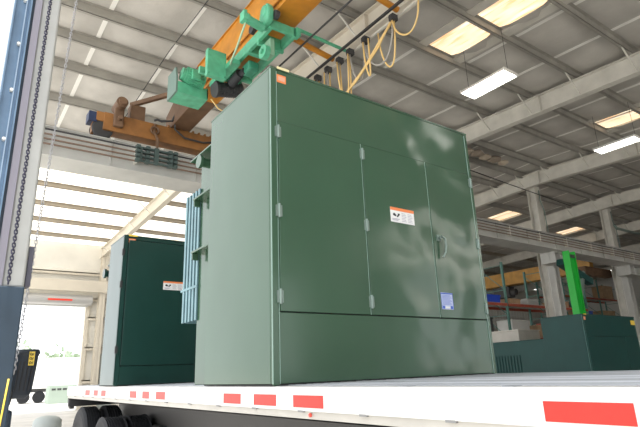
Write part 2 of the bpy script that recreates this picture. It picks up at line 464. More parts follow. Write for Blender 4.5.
# small electrical panel at the far wall
t = thing('electrical_panel', (6.3, YF-.25, 0), 'pale grey electrical panel and ducts on the far wall beside the door column', 'electrical panel')
MB().box(5.75, 6.5, YF-.32, YF-.205, 0.0, 3.0).build('enclosure', mat('panel_grey', (.42, .47, .47), .5), t, bevel=.01)
MB().cyl((5.95, YF-.26, 3), (5.95, YF-.26, 7.2), .05).cyl((6.25, YF-.26, 3), (6.25, YF-.26, 7.2), .05).build('duct', CREAM, t)

# ------------------------------------------------------------------ crane runway
t = thing('crane_runway_beam', (20, 8.5, 6.1), 'long grey crane runway girder crossing the whole hall in front of the columns', 'crane runway')
m = MB().box(-1.5, XE-.2, 8.10, 8.125, 6.1, 6.72).box(-1.5, XE-.2, 8.06, 8.9, 6.08, 6.1).box(-1.5, XE-.2, 8.06, 8.9, 6.72, 6.745).box(-1.5, XE-.2, 8.86, 8.885, 6.1, 6.72)
for k in range(26): m.box(-1.4+k*2.0, -1.385+k*2.0, 8.06, 8.10, 6.1, 6.72)
m.build('girder', RUN, t)
MB().box(-1.5, XE-.2, 8.36, 8.44, 6.745, 6.86).build('rail', DARK, t)
for k in range(4):
    z = 6.27+k*.11
    MB().box(-1.5, XE-.2, 7.95, 7.98, z, z+.03).build('conductor_bar', COPPER if k < 3 else DARK, t)
hb = None
for k in range(24):
    x = -.9+2.02*k
    if hb is None:
        hb = MB().box(x, x+.03, 7.98, 8.1, 6.24, 6.64).box(x-.01, x+.04, 7.95, 8.0, 6.24, 6.64).build('bar_hanger', STEEL, t)
    else:
        c = hb.copy(); COL.objects.link(c); c.location = (2.02*k, 0, 0)

# ------------------------------------------------------------------ bridge crane
t = thing('bridge_crane', (2.2, 8.4, 7.0), 'orange overhead bridge crane girder with brown end truck on the grey runway', 'crane')
m = MB()
m.box(2.0, 2.02, -6, 6.6, 7.5, 8.3).box(2.43, 2.45, -6, 6.6, 7.5, 8.3).box(1.97, 2.48, -6, 6.6, 7.48, 7.5).box(1.97, 2.48, -6, 6.6, 8.3, 8.32).box(1.95, 1.97, -6, 6.6, 7.62, 7.7)
m.build('girder', ORANGE, t)
m = MB().prism([(6.6, 7.48), (7.7, 7.46), (8.6, 7.46), (8.6, 7.9), (7.6, 8.32), (6.6, 8.32)], 0, 1.98, 2.47)  # end section in a browner colour than the rest of the girder
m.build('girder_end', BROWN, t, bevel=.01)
m = MB().box(.42, 4.1, 8.22, 8.58, 7.02, 7.46)
for k in range(9): m.box(1.9+k*.16, 1.95+k*.16, 8.19, 8.62, 7.44, 7.5)
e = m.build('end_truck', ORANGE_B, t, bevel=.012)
MB().lathe([(8.27-8.4, .2), (8.29-8.4, .24), (8.31-8.4, .19), (8.49-8.4, .19), (8.51-8.4, .24), (8.53-8.4, .2)], (.42, 8.4, 7.05), 'y', 24).build('wheel', DARK, e)
MB().lathe([(-.13, .2), (-.11, .24), (-.09, .19), (.09, .19), (.11, .24), (.13, .2)], (3.7, 8.4, 7.05), 'y', 24).build('wheel', DARK, e)
MB().box(.10, .28, 8.25, 8.55, 7.18, 7.42).build('bumper', mat('bumper_blue', (.02, .035, .09), .6), e)
MB().box(.26, .52, 8.24, 8.56, 7.22, 7.45).box(.2, .3, 8.3, 8.5, 6.95, 7.25).build('bearing_block', ORANGE_B, e, bevel=.01)
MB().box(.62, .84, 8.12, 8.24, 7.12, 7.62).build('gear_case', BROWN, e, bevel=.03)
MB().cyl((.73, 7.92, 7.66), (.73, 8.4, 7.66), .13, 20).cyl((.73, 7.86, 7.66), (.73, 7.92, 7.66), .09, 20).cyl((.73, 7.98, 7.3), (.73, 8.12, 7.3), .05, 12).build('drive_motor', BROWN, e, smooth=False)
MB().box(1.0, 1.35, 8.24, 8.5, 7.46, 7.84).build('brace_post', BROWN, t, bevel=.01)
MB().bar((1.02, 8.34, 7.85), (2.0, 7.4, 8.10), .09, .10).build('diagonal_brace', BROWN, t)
MB().path([(1.55, 8.15, 7.5), (1.6, 8.1, 7.52), (1.7, 8.1, 7.5), (1.95, 8.05, 7.55), (2.1, 7.9, 8.0), (2.15, 7.8, 8.3)], .03).path([(2.0, 8.0, 7.75), (2.03, 8.05, 7.35), (2.3, 8.1, 7.2), (2.8, 8.12, 7.2), (3.1, 8.12, 7.28)], .025).build('cable', DARK, t, smooth=True)
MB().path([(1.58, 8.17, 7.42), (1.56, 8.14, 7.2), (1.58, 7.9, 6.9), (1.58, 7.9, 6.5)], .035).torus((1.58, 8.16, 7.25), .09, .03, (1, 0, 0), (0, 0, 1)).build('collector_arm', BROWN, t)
m = MB()
for k in range(4):
    z = 6.27+k*.11
    m.box(1.15, 2.02, 7.88, 7.95, z, z+.035)
    for q in (1.1, 1.32, 1.85, 1.98): m.box(q, q+.09, 7.84, 7.97, z-.015, z+.06)
m.box(1.2, 1.24, 7.86, 7.9, 6.25, 6.62).box(1.92, 1.96, 7.86, 7.9, 6.25, 6.62).box(1.52, 1.62, 7.86, 7.93, 6.25, 6.66)
m.build('collector_shoe', mat('collector_dark', (.06, .09, .085), .5), t)
MB().cyl((2.45, 3.6, 7.5), (3.55, 3.6, 7.36), .055, 14).build('festoon_arm', ORANGE, t)
MB().cyl((2.45, 1.85, 7.5), (3.6, 1.85, 7.36), .055, 14).build('festoon_arm', ORANGE, t)

# ------------------------------------------------------------------ hoist trolley
t = thing('hoist_trolley', (1.9, 4.2, 6.8), 'green hoist trolley with motors and control box hanging on the orange girder', 'hoist')
m = MB().box(1.19, 1.83, 5.60, 5.66, 6.94, 7.16).box(1.19, 1.83, 5.60, 6.1, 6.92, 6.96).box(1.19, 1.83, 6.06, 6.1, 6.94, 7.44).box(1.79, 1.83, 5.6, 6.1, 6.94, 7.18)
m.build('motor_tray', HGREEN, t, bevel=.01)
MB().prism([(5.60, 6.92), (6.1, 6.92), (6.1, 7.5), (5.68, 7.5), (5.60, 7.2)], 0, 1.15, 1.19).build('tray_side', mat('tray_side_grey', (.13, .20, .17), .6), t, bevel=.005)
# finned motor on the tray
m = MB().cyl((1.32, 5.6, 7.33), (1.72, 5.6, 7.27), .155, 20)
for k in range(18):
    a = 2*PI*k/18
    m.bar((1.35, 5.6+.165*math.cos(a), 7.325+.165*math.sin(a)), (1.66, 5.6+.165*math.cos(a), 7.28+.165*math.sin(a)), .014, .03)
m.cyl((1.25, 5.6, 7.34), (1.32, 5.6, 7.33), .13, 20)
m.box(1.4, 1.56, 5.36, 5.44, 7.18, 7.38)
m.build('hoist_motor', HGREEN, t)
MB().box(1.36, 1.74, 4.57, 4.68, 6.82, 7.38).build('control_box', HGREEN, t, bevel=.012)
cb = [c for c in t.children if c.name.startswith('control_box')][0]
mm = MB()
for (x, z) in ((1.39, 7.34), (1.71, 7.34), (1.39, 6.86), (1.71, 6.86)): mm.cyl((x, 4.57, z), (x, 4.555, z), .012, 8)
mm.build('screw', HGREEN_D, cb)
m = MB().cyl((1.80, 5.15, 6.93), (2.30, 5.15, 7.04), .14, 28).cyl((2.26, 5.15, 7.03), (2.32, 5.15, 7.045), .165, 28).cyl((1.76, 5.15, 6.92), (1.82, 5.15, 6.935), .165, 28)
m.build('rope_drum', DARK, t)
m = MB()
for k in range(8):
    x = 1.86+k*.05
    m.torus((x, 5.15, 6.944+k*.011), .145, .008, (0, 1, 0), (0, 0, 1), 24, 4)
m.build('wire_rope', BLACK, t)
# lower carriage frame under the girder
m = MB()
m.bar((1.93, 4.9, 7.27), (1.93, 3.2, 7.27), .07, .20)       # left side channel
m.bar((2.40, 4.9, 7.27), (2.40, 3.2, 7.27), .07, .20)
m.box(1.9, 2.43, 3.2, 3.25, 7.18, 7.36).box(1.9, 2.43, 4.0, 4.1, 7.16, 7.38).box(1.7, 2.43, 4.82, 4.9, 7.1, 7.34)
m.box(1.9, 2.43, 3.62, 3.68, 7.1, 7.36)
m.build('carriage_frame', HGREEN, t, bevel=.01)
MB().box(1.4, 2.3, 5.02, 5.1, 7.12, 7.26).box(1.72, 1.9, 4.3, 5.3, 7.04, 7.14).build('cross_member', HGREEN, t, bevel=.008)
MB().box(2.02, 2.25, 4.2, 4.5, 6.96, 7.16).build('gearbox', HGREEN_D, t, bevel=.04)
MB().cyl((2.02, 4.55, 7.04), (2.02, 4.9, 7.0), .09, 16).cyl((2.04, 4.4, 7.02), (2.04, 4.55, 7.03), .06, 16).build('brake', BLACK, t)
MB().cyl((1.92, 3.52, 6.89), (2.02, 3.52, 6.89), .125, 28).cyl((1.88, 3.52, 6.89), (1.92, 3.52, 6.89), .045, 12).build('rope_sheave', HGREEN, t)
MB().box(2.02, 2.12, 3.42, 3.64, 6.82, 7.16).build('sheave_plate', mat('faded_green', (.22, .40, .27), .6), t, bevel=.02)
# side cross-travel motor
m = MB().cyl((1.52, 3.3, 7.24), (1.82, 3.3, 7.18), .075, 18).cyl((1.45, 3.3, 7.26), (1.52, 3.3, 7.24), .09, 18)
m.box(1.41, 1.47, 3.22, 3.38, 7.17, 7.35)
m.build('travel_motor', HGREEN, t)
MB().prism([(3.08, 7.22), (3.36, 7.18), (3.40, 7.4), (3.34, 7.56), (3.12, 7.58), (3.06, 7.45)], 0, 1.78, 1.90).cyl((1.76, 3.22, 7.46), (1.92, 3.22, 7.46), .11, 20).build('travel_gearbox', HGREEN, t, bevel=.03)
MB().cyl((1.905, 3.08, 7.36), (1.98, 3.08, 7.36), .08, 18).cyl((1.90, 3.9, 7.58), (1.98, 3.9, 7.58), .09, 18).build('trolley_wheel', DARK, t)
MB().path([(1.50, 3.28, 7.24), (1.47, 3.35, 7.08), (1.53, 3.7, 6.95), (1.62, 4.1, 6.93), (1.74, 4.4, 7.05)], .018).build('hose', mat('pale_green_hose', (.35, .52, .36), .5), t, smooth=True)
MB().path([(1.72, 4.5, 7.2), (1.76, 4.55, 7.08), (1.85, 4.6, 7.1), (1.9, 4.7, 7.2)], .015).path([(1.85, 5.5, 6.9), (2.0, 5.5, 6.74), (2.3, 5.5, 6.62)], .016).build('yellow_lead', YCAB, t, smooth=True)
MB().bar((2.43, 3.2, 7.36), (3.55, 3.2, 7.32), .035, .05).build('tow_arm', HGREEN, t)
MB().box(2.43, 2.5, 3.15, 3.3, 7.2, 7.36).build('end_bracket', HGREEN, t, bevel=.01)

# ------------------------------------------------------------------ festoon
t = thing('festoon_line', (3.5, 3, 7.2), 'pair of thin festoon tracks with looping yellow and grey cables above the cabinet', 'cable festoon')
MB().box(3.40, 3.44, -3, 6.5, 7.26, 7.30).build('track', DARK, t)
MB().box(3.62, 3.66, -3, 6.5, 7.26, 7.30).build('track', STEEL, t)
for y in (4.55, 4.1, 3.75, 3.38, 3.06, 2.62, 1.9):
    MB().box(3.47, 3.59, y-.05, y+.05, 7.14, 7.25).cyl((3.46, y, 7.2), (3.6, y, 7.2), .045, 12).build('cable_carrier', DARK, t)
def loop(y0, y1, drop, x, r, m, zt=7.14, n=18):
    pts = []
    for k in range(n+1):
        u = k/n; s = 4*u*(1-u)
        pts.append((x+.05*math.sin(u*3), y0+(y1-y0)*u, zt-drop*(s**.55)))
    MB().path(pts, r).build('festoon_cable', m, t, smooth=True)
for (y0, y1, dr, x, m) in ((4.55, 4.1, .8, 3.5, GCAB), (4.1, 3.75, 1.1, 3.56, YCAB), (4.12, 3.8, .95, 3.46, YCAB), (3.75, 3.38, .95, 3.5, GCAB), (3.4, 3.1, 1.15, 3.54, YCAB), (3.38, 3.06, .9, 3.46, YCAB), (3.06, 2.66, .62, 3.52, GCAB), (2.64, 1.9, .62, 3.5, GCAB), (2.64, 2.5, .7, 3.48, YCAB), (2.3, 1.9, .75, 3.54, YCAB), (1.9, 1.3, .42, 3.5, YCAB)):
    loop(y0, y1, dr, x, .016, m)
MB().path([(3.5, 1.9, 7.12), (3.5, 2.2, 6.95), (3.52, 2.7, 6.65), (3.54, 3.3, 6.42), (3.55, 3.7, 6.35)], .024).path([(3.47, 1.92, 7.1), (3.5, 2.3, 6.82), (3.5, 2.9, 6.5), (3.5, 3.3, 6.38)], .02).build('stretched_cable', YCAB, t, smooth=True)
tag(MB().cyl((2.74, -2, 7.3), (2.74, 6.6, 7.3), .018, 8).build('conductor_rod', DARK), 'thin straight grey rod beside the orange girder above the cabinet', 'rod')
COL_ = None

# ------------------------------------------------------------------ trailer
t = thing('flatbed_trailer', (1.3, 0, 0), 'white and aluminium flatbed trailer carrying the two green cabinets', 'trailer')
m = MB(); x = .10
k = 0
while x < 2.56:
    wd = .155
    m.box(x, x+wd-.012, -9, 6.9, 1.40, 1.449); m.box(x+.03, x+.05, -9, 6.9, 1.449, 1.457); m.box(x+.09, x+.11, -9, 6.9, 1.449, 1.457)
    x += wd
m.build('deck', ALU, t)
m = MB().box(0, .10, -9, 6.95, 1.435, 1.449).box(-.004, .004, -9, 6.95, 1.425, 1.449).box(-.004, .006, -9, 6.95, 1.305, 1.41).box(0, .02, -9, 6.95, 1.405, 1.43)
m.build('side_rail', ALU_W, t)
MB().box(.012, .05, -9, 6.95, 1.25, 1.306).box(.012, .12, -9, 6.95, 1.25, 1.258).build('lower_rail', ALU_C, t)
MB().box(2.56, 2.66, -9, 6.95, 1.28, 1.449).build('side_rail', ALU_W, t)
m = MB()
y = -8.6
while y < 6.8:
    m.box(.02, .085, y, y+.055, 1.447, 1.4515); y += .61
m.build('stake_pocket', mat('pocket_grey', (.35, .37, .4), .5, .3), t)
m = MB(); y = -8.3
while y < 6.8:
    m.box(-.0045, .02, y, y+.06, 1.296, 1.308); y += .61
m.build('rail_slot', mat('slot_grey', (.25, .25, .25), .6), t)
for (a, b) in ((-2.36, -2.03), (-.59, -.26), (-.05, .27), (.47, .77), (2.11, 2.39), (2.60, 2.84), (3.05, 3.31), (4.42, 4.65), (4.82, 5.08), (5.3, 5.6)):
    MB().box(-.0065, -.0035, a, b, 1.325, 1.398).build('red_tape', TAPE_R, t)
for (a, b) in ((-.26, -.05), (.27, .47), (1.91, 2.11), (2.39, 2.60), (2.84, 3.05), (4.65, 4.82), (5.08, 5.3)):
    MB().box(-.0065, -.0035, a, b, 1.325, 1.398).build('white_tape', TAPE_W, t)
MB().cyl((.005, -.44, 1.283), (-.004, -.44, 1.283), .012, 12).build('marker_lamp', REDT, t)
for x in (.78, 1.78):
    MB().box(x, x+.02, -9, 6.6, .85, 1.36).box(x-.07, x+.09, -9, 6.6, .83, .85).box(x-.07, x+.09, -9, 6.6, 1.34, 1.36).build('main_beam', mat('beam_aluminium', (.075, .072, .07), .5, .4), t)
cm = None
for k in range(40):
    y = -8.8+.4*k
    if cm is None: cm = MB().box(.1, 2.56, y, y+.01, 1.28, 1.39).box(.1, 2.56, y-.03, y+.04, 1.28, 1.288).build('crossmember', DARK, t)
    else:
        c = cm.copy(); COL.objects.link(c); c.location = (0, .4*k, 0)
MB().box(0.02, 2.6, 6.88, 6.97, 1.12, 1.4).box(.05, .2, 6.95, 7.15, 1.2, 1.42).box(.05, .12, 6.9, 7.05, 1.08, 1.25).build('bumper', DARK, t, bevel=.01)
MB().box(.02, .1, 6.97, 7.0, 1.27, 1.34).build('tail_lamp', REDT, t)
def wheel(xc, yc, flip, R=.545):
    prof = [(-.13, .30), (-.14, .36), (-.145, .45), (-.13, .51), (-.105, R-.006)]
    for q in (-.08, -.04, 0, .04, .08):
        prof += [(q-.016, R), (q-.008, R), (q-.006, R-.014), (q+.006, R-.014), (q+.008, R)]
    prof += [(.105, R-.006), (.13, .51), (.145, .45), (.14, .36), (.13, .30)]
    o = MB().lathe(prof, (xc, yc, R+.03), 'x', 40).build('tyre', TYRE, t)
    s = -1 if flip else 1
    q = MB().lathe([(-.10*s, .30), (-.11*s, .29), (-.03*s, .25), (0, .14), (-.08*s, .12), (-.12*s, .11), (-.125*s, .02)], (xc, yc, R+.03), 'x', 28)
    for k in range(8):
        a = k*PI/4; q.cyl((xc-.01*s, yc+.19*math.cos(a), R+.03+.19*math.sin(a)), (xc-.05*s, yc+.19*math.cos(a), R+.03+.19*math.sin(a)), .018, 8)
    q.build('rim', mat('rim_grey', (.25, .26, .28), .4, .6) if 'rim_grey' not in bpy.data.materials else bpy.data.materials['rim_grey'], o)
for yc, rr in ((6.3, .55), (4.85, .50)):
    for xc, f in ((.22, 0), (.55, 1), (2.05, 0), (2.38, 1)): wheel(xc, yc, f, rr)
    MB().cyl((.3, yc, .61), (2.3, yc, .61), .07, 14).cyl((.7, yc-.1, .75), (.7, yc+.1, .75), .15, 16).build('axle', DARK, t)
MB().box(.68, .9, 4.2, 6.7, .78, .9).box(1.7, 1.92, 4.2, 6.7, .78, .9).cyl((.95, 5.2, .85), (.95, 5.2, 1.15), .12).build('suspension', DARK, t)
# legs + tyres at the hidden end carry the deck
MB().box(.72, .86, -4.6, -4.46, .08, .9).box(1.72, 1.86, -4.6, -4.46, .08, .9).box(.6, .98, -4.7, -4.36, 0.0, .08).box(1.6, 1.98, -4.7, -4.36, 0., .08).build('landing_gear', DARK, t)
tb = tag(MB().box(.5, 1.1, 5.7, 5.95, 1.455, 1.62).build('timber_block', mat('pale_timber', (.55, .50, .38), .8, 0, var=.2), bevel=.01), 'pale timber dunnage block lying on the far end of the trailer deck', 'timber')

# ------------------------------------------------------------------ transformer cabinets
def cabinet(x0, y0, z0, W, H, D, label, gmat, finm, group, detail=True, low_tank=False, fins=True, stickers=2, emat=EDGE, radz=(.65, 2.15), seamz=.51, tankh=None, tanktop=True, TD=.58, doors=True, inset=0., fy=.56, fn=5):
    t = thing('transformer_cabinet', (x0+W/2, y0+D/2, z0), label, 'electrical cabinet', group)
    seam = seamz; top = 2.05*H/2.54 if seamz > .4 else H-.06
    X = lambda a: x0+a
    # shell
    m = MB().box(X(0), X(W), y0+.03, y0+D, z0+.0, z0+H)
    m.build('body', gmat, t, bevel=.008)
    m = MB().box(X(-.004), X(W+.004), y0-.004, y0+D+.004, z0+H-.012, z0+H+.008)
    m.build('roof_cap', gmat, t, bevel=.006)
    MB().box(X(0), X(.055), y0, y0+.03, z0+.0, z0+H).box(X(W-.045), X(W), y0, y0+.03, z0, z0+H).build('corner_post', gmat, t, bevel=.004)
    MB().box(X(.058), X(W-.048), y0+.004, y0+.034, z0+top+.004, z0+H-.012).build('upper_panel', gmat, t, bevel=.004)
    MB().box(X(.058), X(W-.048), y0+.002, y0+.034, z0+.01, z0+seam-.004).build('lower_panel', gmat, t, bevel=.004)
    MB().box(X(0), X(W), y0+.01, y0+D, z0-.0, z0+.012).build('base_channel', GASKET, t)
    MB().box(X(.056), X(W-.046), y0+.018, y0+.032, z0+seam-.01, z0+top+.01).build('door_gasket', GASKET, t)
    MB().box(X(-.003), X(.003), y0-.002, y0+.004, z0+.01, z0+H-.02).box(X(.055), X(.059), y0-.003, y0+.003, z0+.01, z0+H-.03).box(X(W-.049), X(W-.043), y0-.004, y0+.003, z0+.01, z0+H-.03).build('edge_trim', emat, t)  # thin strips along the front edges in the edge material
    cuts = ([.062, .94, 1.775, W-.05] if doors is True else [.062, 1.80, W-.05] if doors == 2 else [.062, W-.05])
    for i in range(len(cuts)-1):
        a, b = cuts[i], cuts[i+1]
        d = MB().box(X(a+.005), X(b-.005), y0-.008, y0+.02, z0+seam+.003, z0+top-.003).build('door', gmat, t, bevel=.004)
        if not detail: continue
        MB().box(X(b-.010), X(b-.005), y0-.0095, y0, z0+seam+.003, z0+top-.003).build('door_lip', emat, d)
        if i == 0: hx = .062
        elif i == 1: hx = .945
        else: hx = W-.05
        for hz in (1.95, 1.28, .62):
            h = MB().box(X(hx-.026), X(hx-.006), y0-.014, y0-.0, z0+hz*H/2.54-.045, z0+hz*H/2.54+.045).box(X(hx+.006), X(hx+.026), y0-.014, y0, z0+hz*H/2.54-.045, z0+hz*H/2.54+.045)
            h.cyl((X(hx), y0-.016, z0+hz*H/2.54-.055), (X(hx), y0-.016, z0+hz*H/2.54+.055), .011, 10)
            h.build('hinge', ZINC, d)
        if i == len(cuts)-2 and W > 2:
            hz = z0+1.26
            q = MB().box(X(1.825), X(1.875), y0-.02, y0-.006, hz-.02, hz+.04).cyl((X(1.85), y0-.045, hz+.01), (X(1.85), y0-.01, hz+.01), .018, 12)
            q.path([(X(1.852), y0-.05, hz+.02), (X(1.895), y0-.055, hz+.0), (X(1.90), y0-.055, hz-.07), (X(1.89), y0-.05, hz-.13), (X(1.865), y0-.035, hz-.18)], .010, 8)
            q.build('handle', ZINC, d)
    # tank recessed behind
    th = tankh if tankh else H-.22
    tk = MB().box(X(.15+min(0, inset)), X(W-.15), y0+D-.01, y0+D+TD, z0, z0+th)
    tk = tk.build('tank', gmat, t, bevel=.008)
    fz = [th-.45, th-1.02] if not low_tank else [th-.3]
    f = MB()
    for z in fz:
        f.box(X(.04), X(W-.04), y0+D+.0, y0+D+TD-.06, z0+z, z0+z+.02); f.prism([(X(.045), z0+z-.07), (X(.11), z0+z-.07), (X(.11), z0+z), (X(.04), z0+z)], 1, y0+D+TD-.1, y0+D+TD-.08)
    f.box(X(.02), X(W-.02), y0+D, y0+D+TD, z0+th-.0, z0+th+.018)
    f.build('stiffener', gmat, tk, bevel=.003)
    if tanktop:
        MB().cyl((X(.02), y0+D+.30, z0+th-.09), (X(.13), y0+D+.3, z0+th-.09), .05, 16).cyl((X(.0), y0+D+.3, z0+th-.09), (X(.03), y0+D+.3, z0+th-.09), .07, 16).build('pipe_stub', gmat, tk)
    if fins:
        r = MB(); n = fn; X = lambda a: x0+a+inset+.04
        for k in range(n):
            y = y0+D+fy+k*.085
            r.box(X(.10), X(.34), y, y+.028, z0+radz[0], z0+radz[1])
            r.box(X(.09), X(.10), y-.008, y+.036, z0+radz[0], z0+radz[1])
        r.cyl((X(.22), y0+D+fy-.02, z0+radz[0]+.08), (X(.22), y0+D+fy+n*.085, z0+radz[0]+.08), .05, 12).cyl((X(.22), y0+D+fy-.02, z0+radz[1]-.08), (X(.22), y0+D+fy+n*.085, z0+radz[1]-.08), .05, 12)
        r.box(X(.085), X(.1), y0+D+fy-.01, y0+D+fy+n*.085, z0+.95, z0+.975)
        r.build('radiator', finm, t)
    X = lambda a: x0+a
    # stickers
    if stickers:
        MB().box(X(.062), X(.152), y0-.003 if False else y0+.0005, y0+.004, z0+2.415*H/2.54, z0+2.488*H/2.54).build('orange_sticker', ORG, t)
        MB().box(X(.075), X(.140), y0-.0015, y0+.001, z0+2.43*H/2.54, z0+2.472*H/2.54).build('sticker_print', mat('faded_orange', (.75, .40, .28), .5) if 'faded_orange' not in bpy.data.materials else bpy.data.materials['faded_orange'], t)
        MB().box(X(.055), X(.175), y0-.019, y0-.014, z0+H-.012, z0+H+.010).build('lifting_tag', mat('pale_yellow_tag', (.80, .72, .42), .5) if stickers == 2 and 'pale_yellow_tag' not in bpy.data.materials else YEL, t)
    return t
def warning_label(t, x0, x1, z0, z1, y, W=1):
    l = MB().box(x0, x1, y-.003, y, z0, z1).build('warning_label', PAPER, t)
    w_ = x1-x0; h = z1-z0
    MB().box(x0, x1, y-.005, y-.002, z0+h*.80, z1).build('orange_header', ORG, l)
    m = MB().sph((x0+w_*.15, y-.003, z0+h*.52), .018*W, (1, .08, .85), 1).sph((x0+w_*.20, y-.003, z0+h*.47), .014*W, (1, .08, .8), 1).bar((x0+w_*.26, y-.004, z0+h*.38), (x0+w_*.36, y-.004, z0+h*.56), .002, .014).bar((x0+w_*.30, y-.004, z0+h*.58), (x0+w_*.38, y-.004, z0+h*.58), .002, .010)
    m.build('hazard_pictogram', INK, l)
    m = MB()
    for (a, b, z) in ((.06, .36, .20), (.06, .30, .12)): m.box(x0+w_*a, x0+w_*b, y-.0045, y-.002, z0+h*z, z0+h*z+h*.045)
    for c0 in (.46, .72):
        for k in range(6):
            m.box(x0+w_*c0, x0+w_*(c0+.2-(k % 3)*.02), y-.0045, y-.002, z0+h*(.12+.105*k), z0+h*(.12+.105*k)+h*.032)
    m.build('text_lines', INKG, l)
main = cabinet(0, 0, 1.455, 2.5, 2.535, 1.175, 'large green transformer cabinet with three doors standing nearest on the trailer', GREEN, FIN, 'green transformer cabinets', radz=(.62, 2.02), tankh=2.30)
warning_label(main, 1.24, 1.54, 2.81, 2.95, -.0085)
# blue notice on the right door
l = MB().box(1.80, 1.96, -.0115, -.0085, 2.045, 2.20).build('blue_notice_label', LBLUE, main)
m = MB()
m.box(1.805, 1.955, -.013, -.011, 2.186, 2.197)
for k in range(9): m.box(1.815, 1.945-(k % 3)*.012, -.013, -.011, 2.088+k*.0105, 2.091+k*.0105)
m.box(1.81, 1.84, -.013, -.011, 2.05, 2.078).box(1.92, 1.95, -.013, -.011, 2.05, 2.078)
m.box(1.80, 1.803, -.013, -.011, 2.045, 2.2).box(1.957, 1.96, -.013, -.011, 2.045, 2.2)
m.build('blue_print', BLUEI, l)
MB().box(1.85, 1.91, -.0135, -.011, 2.055, 2.072).build('white_print', PAPER, l)

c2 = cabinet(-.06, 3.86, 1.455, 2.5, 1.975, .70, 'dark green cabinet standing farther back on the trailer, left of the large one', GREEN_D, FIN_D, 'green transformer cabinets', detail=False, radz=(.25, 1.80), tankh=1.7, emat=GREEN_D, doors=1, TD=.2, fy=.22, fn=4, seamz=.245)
warning_label(c2, .51, .80, 2.71, 2.83, 3.85)
hh = MB()
for z in (3.19, 2.75, 1.90): hh.box(-.075, -.045, 3.84, 3.87, z-.045, z+.045)
hh.build('hinge', DARK, c2)
c3 = cabinet(9.70, 2.86, 0.02, 2.5, 2.54, 1.02, 'teal-green cabinet on the hall floor beyond the trailer at right, below the bright green mast', TEAL, TEAL, 'green transformer cabinets', detail=False, low_tank=True, radz=(.7, 1.72), tankh=2.05, doors=2, TD=1.7, fy=.7, fn=11, inset=-.14, tanktop=False, emat=mat('teal_edge', (.10, .22, .2), .4))
MB().box(11.95, 12.15, 2.84, 2.852, 2.36, 2.47).build('yellow_label', YEL, c3)
t = thing('packing_crate', (10.5, 5.1, 2.1), 'pale grey packing crate standing on the low tank of the teal cabinet', 'crate')
MB().box(10.05, 11.0, 4.75, 5.6, 2.09, 2.36).build('box', mat('pale_crate', (.50, .47, .42), .8, 0, var=.15), t, bevel=.015)
MB().box(10.03, 11.02, 4.73, 5.62, 2.36, 2.385).build('lid', mat('crate_lid', (.60, .57, .52), .8), t, bevel=.008)

# ------------------------------------------------------------------ door post at the left
t = thing('door_jamb_post', (-1.7, .12, 0), 'tall blue and grey steel door post at the left edge of the picture', 'post')
MB().box(-1.83, -1.74, .02, .20, 2.04, 9.7).box(-1.838, -1.83, -.03, .22, 2.04, 9.7).box(-1.752, -1.744, -.03, .04, 2.04, 9.7).build('outer_channel', POSTB, t)
MB().box(-1.775, -1.769, 0., .02, 2.04, 9.7).build('channel_rib', mat('pale_blue_steel', (.36, .47, .60), .35, .3), t)
m = MB()
for k in range(22): m.cyl((-1.783, -.004, 2.25+k*.32), (-1.783, .02, 2.25+k*.32), .010, 10)
m.build('bolt', WHITE, t)
MB().box(-1.744, -1.728, -.0, .2, 2.04, 9.7).build('dark_strip', POSTB_D, t)  # narrow dark blue strip beside the channel
MB().box(-1.728, -1.69, -.02, .2, 2.04, 9.7).build('inner_strip', POSTP, t)
MB().box(-1.69, -1.585, 0, .24, 2.04, 9.7).cyl((-1.60, .02, 2.04), (-1.60, .02, 9.7), .02, 14).build('guide_track', POSTG, t, bevel=.01)
MB().box(-1.838, -1.58, -.025, .24, 0, 2.04).build('painted_base', POSTB_D, t, bevel=.008)
MB().box(-1.578, -1.55, .03, .12, 2.05, 2.28).build('chain_keeper', mat('keeper_dark', (.09, .09, .12), .6), t, bevel=.004)
def chain(name, x, y, z0, z1, dx, m, label, R=.010, r=.0034, st=.009):
    mb = MB(); n = int((z1-z0)/(2*(R+st)-2*r*1.1)); step = (z1-z0)/n
    for k in range(n):
        z = z0+step*k; u = (z-z0)/(z1-z0)
        ax = (1, .2, 0) if k % 2 else (.25, 1, 0)
        mb.torus((x+dx*u, y, z), R, r, ax, (0, 0, 1), 10, 5, stretch=st)
    tag(mb.build(name, m, smooth=True), label, 'chain', 'door hoist chains')
chain('hoist_chain', -1.545, .30, 1.60, 4.7, .105, CHAINM, 'bright steel hoist chain hanging free in front of the ceiling at left', R=.0075, r=.0028, st=.0065)
chain('hoist_chain', -1.662, -.03, 2.06, 4.7, .02, CHAIND, 'dark chain lying along the face of the door post', R=.008, r=.0034, st=.005)
# black chain bucket with yellow markings
t = thing('chain_bucket', (-1.50, .42, 1.44), 'black ribbed plastic bucket with a yellow label hanging beside the door post', 'bucket')
bk = MB(); rings = []
prof = [(1.45, .036, .030), (1.47, .052, .045), (1.50, .057, .048), (1.62, .055, .046), (1.69, .053, .045), (1.71, .059, .05), (1.73, .05, .043)]
for z, a, b in prof:
    zz = (z-1.59)*.10
    rings.append([bk.bm.verts.new((-1.486+zz+a*1.18*(abs(math.cos(q*2*PI/24))**.6)*math.copysign(1, math.cos(q*2*PI/24)), .42+b*(abs(math.sin(q*2*PI/24))**.6)*math.copysign(1, math.sin(q*2*PI/24)), z)) for q in range(24)])
for a, b in zip(rings, rings[1:]):
    for q in range(24): bk.bm.faces.new((a[q], a[(q+1) % 24], b[(q+1) % 24], b[q]))
bk.bm.faces.new(rings[0]); bk.bm.faces.new(rings[-1])
bk.build('bucket_body', mat('black_plastic', (.018, .026, .038), .45, spec=.4), t, bevel=.002)
m = MB()
for q in (-.035, -.012, .012, .034): m.bar((-1.488+q, .372, 1.49), (-1.476+q, .374, 1.66), .006, .008)
m.build('rib', BLACK, t)
y1 = MB().box(-1.470, -1.440, .362, .368, 1.635, 1.715).build('yellow_label', YEL, t)
